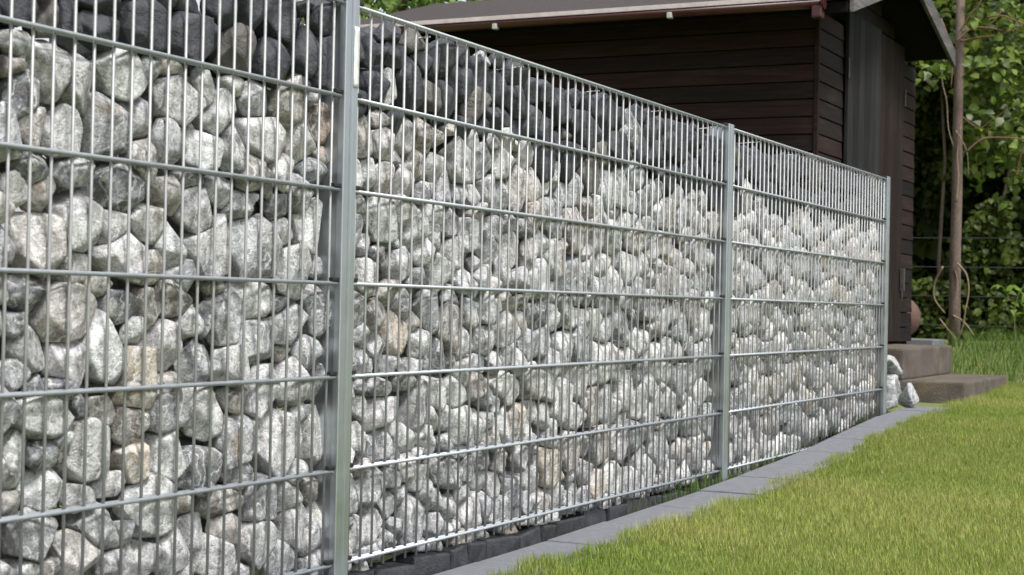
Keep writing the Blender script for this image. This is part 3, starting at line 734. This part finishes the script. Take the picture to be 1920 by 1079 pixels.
# ------------------------------------------------------------------ foliage helpers
def leaves_mesh(name, pos, nrm, size, col, asp=0.62, fold=0.25, curl=0.25):
    """folded leaves with a midrib; pos (n,3), nrm (n,3) facing, size (n,)"""
    n = len(pos); g = rng.normal(size=(n, 3))
    nrm = nrm / (np.linalg.norm(nrm, axis=1)[:, None] + 1e-9)
    t = g - nrm * (g * nrm).sum(1)[:, None]; t[:, 2] -= 0.5; t -= nrm * (t * nrm).sum(1)[:, None]
    t /= np.linalg.norm(t, axis=1)[:, None] + 1e-9
    s = np.cross(nrm, t); L = size[:, None]; Wd = L * asp * 0.5
    base = pos; mid1 = pos + t * L * 0.33 + nrm * L * 0.03; mid2 = pos + t * L * 0.68 + nrm * L * 0.0; tip = pos + t * L - nrm * L * curl
    up_ = nrm * L * fold * 0.35
    V = np.stack([base, mid1, mid2, tip, mid1 + s * Wd + up_, mid2 + s * Wd * 0.82 + up_ * 0.8, mid1 - s * Wd + up_, mid2 - s * Wd * 0.82 + up_ * 0.8], 1)
    tri = np.array([[0, 1, 4], [4, 1, 5], [1, 2, 5], [5, 2, 3], [0, 6, 1], [6, 7, 1], [1, 7, 2], [7, 3, 2]], dtype=np.int32)
    Fc = (np.arange(n)[:, None, None] * 8 + tri[None]).reshape(-1, 3)
    C = np.repeat(np.concatenate([col, np.ones((n, 1))], 1)[:, None], 8, 1)
    return mesh_from(name, V.reshape(-1, 3), Fc, M_LEAF, True, C.reshape(-1, 4))
GREENS = np.array([[0.055, 0.105, 0.020], [0.075, 0.135, 0.028], [0.095, 0.160, 0.035], [0.045, 0.085, 0.022], [0.120, 0.175, 0.040]])
def leaf_cols(n, w=None, tint=(1, 1, 1)):
    c = GREENS[rng.choice(5, n, p=w)] * rng.uniform(0.75, 1.25, (n, 1)) * np.array(tint)
    return c
def clumpy(n, sampler, freq, thr, seed):
    out = []
    while sum(len(q) for q in out) < n:
        p = sampler(n); k = wnoise(p, freq, seed); out.append(p[k > thr])
    return np.concatenate(out)[:n]

# hedge at the back of the garden: three shrubs side by side
def hedge_shrub(y0, y1, x0, x1, ztop, n, label, seed):
    e = empty('hedge_shrub', ((x0 + x1) / 2, (y0 + y1) / 2, 0.37), label, 'shrub', 'shrubs along the back hedge')
    c0 = np.array(e.location)
    def samp(m):
        p = np.stack([x0 + (x1 - x0) * rng.uniform(0, 1, m) ** 1.6, rng.uniform(y0, y1, m), rng.uniform(0.38, ztop, m)], 1)
        p[:, 0] += 0.26 * wnoise(p, 3.6, seed) + 0.25 * sstep(p[:, 2], ztop - 0.8, ztop)
        return p
    p = clumpy(n, samp, 5.2, 0.06, seed + 3)
    nb = n // 3
    pb2 = np.stack([rng.uniform(x1 - 0.2, x1 + 0.35, nb), rng.uniform(y0 - .1, y1 + .1, nb), 0.34 + (ztop - 0.34) * rng.uniform(0, 1, nb) ** 1.2], 1)
    p = np.concatenate([p, pb2]); n0 = n; n = n + nb
    nr = np.stack([-np.abs(rng.normal(0.8, .5, n)), rng.normal(0, .6, n), np.abs(rng.normal(.55, .4, n))], 1)
    me = leaves_mesh('foliage', p - c0, nr, np.where(np.arange(n) < n0, rng.uniform(0.05, 0.092, n), rng.uniform(.17, .26, n)), leaf_cols(n, [.30, .20, .13, .27, .10], (.70, .58, .33)), 0.72)
    put('foliage', me, e)
    for _ in range(5):
        yy = rng.uniform(y0 + .1, y1 - .1); xx = rng.uniform(x0 + .25, x1)
        pts = [(xx, yy, 0.30), (xx + .03, yy + .05, 1.0), (xx - .05, yy + rng.uniform(-.15, .15), 1.9), (xx + .05, yy + rng.uniform(-.3, .3), ztop - .3)]
        tube('stem', np.array(pts) - c0, [0.022, 0.018, 0.013, 0.006], M_BARK, e, 7)
    return e
hedge_shrub(-1.6, 0.55, 11.2, 12.4, 4.2, 13000, 'dense green hedge shrub at the right edge behind the tall grass', 3)
hedge_shrub(0.50, 2.1, 11.0, 12.3, 4.4, 12000, 'dense green hedge shrub directly behind the slender trunk and shed corner', 11)
hedge_shrub(2.0, 4.2, 11.2, 12.4, 4.3, 6000, 'dense green hedge shrub hidden mostly behind the shed', 19)

# crown of the tree behind the shed, seen over its roof
def crown_tree(base, h, rad, n, label, seed, lf=(0.05, 0.09)):
    e = empty('garden_tree', base, label, 'tree')
    tube('trunk', [(0, 0, -0.1), (0.05, 0.02, h * .3), (0.0, 0.08, h * .6), (0.06, 0.0, h * .85)], [0.11, 0.09, 0.06, 0.02], M_BARK, e, 9)
    for k in range(9):
        a = k * 2.4; z0 = h * (.35 + .05 * k)
        r_ = rad * rng.uniform(.6, .95)
        tube('limb', [(0.02, 0.04, z0), (r_ * .5 * math.cos(a), r_ * .5 * math.sin(a), z0 + .35), (r_ * math.cos(a), r_ * math.sin(a), z0 + .6)], [0.04, 0.025, 0.008], M_BARK, e, 6)
    def samp(m):
        d = rng.normal(size=(m, 3)); d /= np.linalg.norm(d, axis=1)[:, None]
        r = rng.uniform(0.45, 1.0, (m, 1)) ** 0.6
        return d * r * np.array([rad, rad, h * 0.38]) * (1 + 0.22 * wnoise(d, 3.1, seed)[:, None]) + np.array([0, 0, h * 0.64])
    p = clumpy(n, samp, 4.0, -0.15, seed)
    nr = (p - np.array([0, 0, h * .6])) + rng.normal(size=p.shape) * 0.5; nr[:, 2] += 0.5
    put('crown', leaves_mesh('crown', p, nr, rng.uniform(*lf, n), leaf_cols(n, [.15, .25, .30, .10, .20], (1.15, 1.15, 1.0))), e)
    return e
crown_tree((8.6, 4.9, 0.37), 3.7, 1.5, 12000, 'leafy green tree showing just above the shed roof', 23)
crown_tree((13.8, 0.9, 0.37), 6.0, 2.4, 7000, 'tall dark tree rising behind the hedge', 29, (0.07, 0.12))
crown_tree((13.6, -2.6, 0.37), 5.4, 2.2, 5000, 'broad tree behind the hedge beyond the right edge', 33, (0.07, 0.12))

# slender trunk with climbing plant right of the shed
BX, BY, BZ = 8.62, 0.425, 0.35
tr = empty('slender_tree', (BX, BY, BZ), 'slender brown tree trunk with reddish twigs growing beside the shed', 'tree')
top = np.array(on_y(1788, -60, 0.45)[0]); topv = np.array([0.03, 0.0, 2.75])
tube('trunk', [(0, 0, -0.06), (0.0, 0.0, 0.25), (0.002, 0.002, 0.7), (0.0, -0.003, 1.05), (0.004, 0.001, 1.5), (0.0, -0.002, 2.0), topv], [0.044, 0.040, 0.038, 0.037, 0.034, 0.032, 0.028], M_BARK, tr, 12)
def curve_pts(P, n=14):
    P = np.array(P, float); t = np.linspace(0, len(P) - 1, n); out = []
    for q in t:
        i = min(int(q), len(P) - 2); f = q - i
        p0 = P[max(i - 1, 0)]; p1 = P[i]; p2 = P[i + 1]; p3 = P[min(i + 2, len(P) - 1)]
        out.append(0.5 * ((2 * p1) + (-p0 + p2) * f + (2 * p0 - 5 * p1 + 4 * p2 - p3) * f * f + (-p0 + 3 * p1 - 3 * p2 + p3) * f ** 3))
    return np.array(out)
def trel(x, y, dx=0.0):
    """point of the photograph put on the upright plane through the trunk (across the view), shifted dx along X"""
    v = ray(x, y); t = (BX + dx - CAM[0]) / v[0]; return CAM + v * t - np.array([BX, BY, BZ])
twigs = [([(1793, 78), (1820, 55), (1850, 52), (1880, 58)], M_TWIG, 0.011), ([(1800, 78), (1835, 70), (1870, 66), (1930, 45)], M_TWIG, 0.009), ([(1850, 33), (1880, 30), (1920, 45), (1950, 52)], M_TWIG, 0.009),
         ([(1800, 60), (1818, 30), (1838, 5), (1850, -30)], M_TWIG, 0.008), ([(1848, 55), (1868, 35), (1880, 18)], M_TWIG, 0.006), ([(1812, 285), (1840, 262), (1875, 258), (1930, 262)], M_TWIG, 0.009),
         ([(1792, 245), (1812, 282), (1816, 330)], M_VINE, 0.007), ([(1770, 110), (1766, 150), (1775, 190), (1778, 240), (1788, 275)], M_VINE, 0.008), ([(1764, 35), (1776, 65), (1786, 110), (1783, 165)], M_TWIG, 0.009),
         ([(1905, 330), (1912, 300), (1925, 262)], M_TWIG, 0.006), ([(1800, 215), (1835, 240), (1860, 225), (1890, 205)], M_TWIG, 0.005), ([(1793, 380), (1797, 330), (1795, 290), (1802, 235)], M_VINE, 0.009),
         ([(1768, 500), (1753, 530), (1752, 560), (1772, 588)], M_VINE, 0.011), ([(1795, 495), (1812, 515), (1816, 550), (1806, 600)], M_VINE, 0.011), ([(1790, 505), (1796, 530), (1794, 555)], M_VINE, 0.008),
         ([(1787, 592), (1808, 605), (1828, 632)], M_VINE, 0.011), ([(1762, 598), (1775, 615), (1796, 640)], M_VINE, 0.008), ([(1800, 630), (1808, 600), (1812, 570)], M_VINE, 0.006)]
for k, (pp, mt, r_) in enumerate(twigs):
    P = curve_pts([trel(x, y, -0.06 + 0.02 * math.sin(k + i)) for i, (x, y) in enumerate(pp)])
    tube('twig' if mt is M_TWIG else 'vine_stem', P, np.linspace(r_, r_ * .5, len(P)) * 0.72, mt, tr, 7)
# leaves of the slender tree and its climber, mostly high on the right
nl = 2100
cen = []
for k in range(110):
    x = rng.normal(1868, 55); y = rng.uniform(-80, 330)
    if x < 1800 and y > 60 and rng.uniform() < 0.7: continue
    cen.append(trel(x, y, rng.uniform(0.12, 0.65)))
for x, y in ((1757, 117), (1750, 130), (1762, 137), (1800, 20), (1812, 115), (1760, 128)): cen.append(trel(x, y, -0.08))
cen = np.array(cen)
p = cen[rng.integers(0, len(cen), nl)] + rng.normal(size=(nl, 3)) * np.array([.10, .09, .085])
scr = np.array([[(960 + F_PX * (q @ RT) / (q @ fw)), (539.5 - F_PX * (q @ UP) / (q @ fw))] for q in (p + np.array([BX, BY, BZ]) - CAM)])
p = p[~((scr[:, 0] < 1797) & (scr[:, 1] > 150)) & ~((np.abs(scr[:, 0] - 1787) < 20) & (p[:, 0] < 0.06))]
nl = len(p)
nr = rng.normal(size=(nl, 3)) * 0.6 + np.array([-0.6, -0.35, 0.8])
cl = leaf_cols(nl, [.05, .20, .35, .10, .30], (1.25, 1.10, 0.85)); gl = rng.uniform(size=nl) < 0.08; cl[gl] = np.array([0.24, 0.28, 0.17]) * rng.uniform(.7, 1.2, (gl.sum(), 1))
put('crown', leaves_mesh('crown', p, nr, rng.uniform(0.045, 0.095, nl), cl, 0.7), tr)

# wire garden fence in front of the hedge
wf = empty('wire_fence', (10.75, 0.6, 0.36), 'thin dark wire garden fence in front of the hedge', 'fence')
M_DWIRE = plain('dark_wire', (0.03, 0.035, 0.035), 0.6, 0.1)
for zz in (0.12, 0.36, 0.60, 0.84): tube('wire', [(0, -2.4, zz), (0.01, -0.8, zz - 0.01), (0, 0.8, zz - .006), (0, 2.4, zz)], 0.0035, M_DWIRE, wf, 5)
for yy in (-2.4, -0.62, 0.9, 2.4): tube('fence_stake', [(0.012, yy, -0.06), (0.012, yy, 0.92)], 0.011, M_DWIRE, wf, 7)

# ------------------------------------------------------------------ plants right of the steps
def blades(x, y, z, L, lean, width, col, curl=0.5, seg=3):
    """curved grass blades: arrays in, V/F/C out"""
    n = len(x); a = rng.uniform(0, 2 * math.pi, n); d = np.stack([np.cos(a), np.sin(a), np.zeros(n)], 1)
    s = np.stack([-np.sin(a), np.cos(a), np.zeros(n)], 1); b = np.stack([x, y, z], 1); V = []
    L = L[:, None]; lean = lean[:, None]; wd = (width[:, None]) * 0.5
    for k in range(seg):
        t = k / seg
        c = b + np.array([0, 0, 1.0]) * L * (t - 0.25 * lean * t * t) + d * L * (lean * t * (0.45 + curl * t))
        w_ = wd * (1 - 0.55 * t)
        V += [c - s * w_, c + s * w_]
    t = 1.0
    V.append(b + np.array([0, 0, 1.0]) * L * (t - 0.25 * lean) + d * L * (lean * (0.45 + curl)))
    m = 2 * seg + 1
    V = np.stack(V, 1).reshape(-1, 3); tri = []
    for k in range(seg - 1): tri += [[2 * k, 2 * k + 1, 2 * k + 3], [2 * k, 2 * k + 3, 2 * k + 2]]
    tri.append([2 * seg - 2, 2 * seg - 1, 2 * seg])
    Fc = (np.arange(n)[:, None, None] * m + np.array(tri, dtype=np.int32)[None]).reshape(-1, 3)
    C = np.repeat(np.concatenate([col, np.ones((n, 1))], 1)[:, None], m, 1).reshape(-1, 4)
    return V, Fc, C
# tuft of tall ornamental grass beside the upper step
n = 2600
x = rng.uniform(7.25, 8.9, n); y = rng.uniform(-0.75, 0.40, n); keep = ~((x < 7.4) & (y > -0.25) & (x < 7.2)); x, y = x[keep], y[keep]; n = len(x)
tg = empty('tall_grass', (7.9, 0.0, float(gz(7.9))), 'tuft of long fine green grass growing beside the concrete steps', 'grass tuft')
cc = np.array([0.085, 0.145, 0.032]) * rng.uniform(0.7, 1.35, (n, 1)) + (rng.uniform(size=(n, 1)) < 0.07) * np.array([0.16, 0.09, 0.04])
V, Fc, C = blades(x, y, lawn_z(x, y) - 0.01, rng.uniform(0.07, 0.21, n), rng.uniform(0.2, 1.0, n), rng.uniform(0.003, 0.005, n), cc, 0.7, 4)
put('blades', mesh_from('blades', V - np.array(tg.location), Fc, M_GRASS, True, C), tg)
# leafy weeds behind it
for k, (yy, xx, h, lb) in enumerate(((-0.05, 9.4, 0.62, 'bright green leafy weed with pointed leaves behind the tall grass'), (0.12, 9.9, 0.50, 'low leafy weed next to the looped vine stems'), (-0.28, 9.2, 0.55, 'leafy weed with seed stalks at the right edge'))):
    wd = empty('leafy_weed', (xx, yy, 0.355), lb, 'plant', 'weeds in front of the hedge')
    pos = []; nn = []
    for s in range(9):
        a = rng.uniform(0, 6.28); r_ = rng.uniform(.02, .18); hh = h * rng.uniform(.65, 1.05)
        P = curve_pts([(r_ * .3 * math.cos(a), r_ * .3 * math.sin(a), 0), (r_ * .6 * math.cos(a), r_ * .6 * math.sin(a), hh * .5), (r_ * 1.3 * math.cos(a), r_ * 1.3 * math.sin(a), hh)], 8)
        tube('stem', P, np.linspace(.005, .002, 8), M_VINE, wd, 5)
        for q in P[2:]:
            for _ in range(3): pos.append(q + rng.normal(size=3) * .012); nn.append(np.array([-.4, -.2, 1.0]) + rng.normal(size=3) * .5)
    pos = np.array(pos); m = len(pos)
    put('leaf_cluster', leaves_mesh('leaf_cluster', pos, np.array(nn), rng.uniform(.06, .11, m), leaf_cols(m, [0, .1, .3, 0, .6], (1.25, 1.3, 1.0)), 0.55), wd)
# dry seed stalks
for xx, yy, hh, lb in ((8.75, 0.03, 0.50, 'upright thin tan seed stalk nearest the looped vine stems'), (8.95, -0.13, 0.62, 'tallest thin tan seed stalk arching over the weeds'), (9.05, -0.24, 0.55, 'thin tan seed stalk at the right edge beyond the steps')):
    s = empty('seed_stalk', (xx, yy, 0.34), lb, 'grass stalk', 'seed stalks above the weeds')
    P = curve_pts([(0, 0, 0), (.01, .01, hh * .6), (.03, rng.uniform(-.1, .02), hh)], 9)
    tube('stalk', P, np.linspace(.003, .0015, 9), M_VINE, s, 5); tube('seed_head', P[6:], [.003, .007, .002], M_VINE, s, 6)

# ------------------------------------------------------------------ lawn
def lawn_blades(n, xr, yr, inside, Lm, wm):
    x = rng.uniform(*xr, n); y = rng.uniform(*yr, n); k = inside(x, y); x, y = x[k], y[k]; n = len(x)
    P = np.stack([x, y, np.zeros(n)], 1)
    pa = wnoise(P, 5.5, 4); pb_ = wnoise(P, 14.0, 12); pc = wnoise(P, 2.2, 21)
    t = np.clip(0.5 + 0.35 * pa + 0.25 * pb_, 0, 1)[:, None]
    col = np.array([0.165, 0.245, 0.034]) * (1 - t) + np.array([0.320, 0.345, 0.100]) * t
    col = col * rng.uniform(0.55, 1.45, (n, 1)) * (1 + 0.12 * pc[:, None])
    dry = rng.uniform(size=n) < (0.11 + 0.14 * np.clip(pa + 0.6 * pc, 0, 1)); col[dry] = np.array([0.36, 0.31, 0.15]) * rng.uniform(.7, 1.2, (dry.sum(), 1))
    L = Lm * rng.uniform(0.55, 1.25, n) * (1 + 0.22 * pb_ + 0.15 * pa)
    L *= 1 + 0.6 * sstep(-y, 0.36, 0.235)
    return blades(x, y, lawn_z(x, y) - 0.004, L, rng.uniform(0.05, 0.85, n), wm * rng.uniform(.6, 1.3, n), col, 0.45, 2)
def far_edge(x): return -1.34 + (x - 0.5) * 0.158
def inner(x, y):
    ok = (y > far_edge(x) - 0.30 - np.minimum(rng.exponential(0.22, len(x)), 1.2)) & ~((x > 5.80) & (y > -0.19)) & ~((x > 7.2) & (y > -0.1)) & ~((x < 5.4) & (y > -0.206 + 0.045 * sstep(-x, -1.6, -0.2) + 0.03 * np.sin(x * 7.0) * np.sin(x * 17.0)))
    return ok
parts = [lawn_blades(500000, (-0.25, 7.3), (-1.90, -0.15), inner, 0.026, 0.0019),
         lawn_blades(80000, (-3.2, 8.5), (-4.0, -0.24), lambda x, y: (y < far_edge(x) - 0.30) | (x < -0.25) & (y < -0.26), 0.028, 0.0034)]
o = 0; Vs, Fs, Cs = [], [], []
for V, Fc, C in parts: Vs.append(V); Fs.append(Fc + o); Cs.append(C); o += len(V)
lw = put('lawn_grass', mesh_from('lawn_grass', np.concatenate(Vs), np.concatenate(Fs), M_GRASS, True, np.concatenate(Cs)))
tag(lw, 'short mown bright green lawn with straw coloured patches', 'grass', kind='stuff')
# stray weeds growing at the foot of the mesh
n = 260; x = np.concatenate([rng.normal(2.35, .25, n // 2), rng.uniform(1.6, 3.4, n - n // 2)]); y = rng.uniform(-0.028, 0.0, n)
V, Fc, C = blades(x, y, gz(x) - 0.02, rng.uniform(0.02, 0.09, n), rng.uniform(.1, .6, n), np.full(n, .003), np.array([0.10, 0.16, 0.03]) * rng.uniform(.7, 1.3, (n, 1)), .5, 2)
tag(put('weeds', mesh_from('weeds', V, Fc, M_GRASS, True, C)), 'thin green weeds sprouting along the foot of the mesh', 'weeds', kind='stuff')
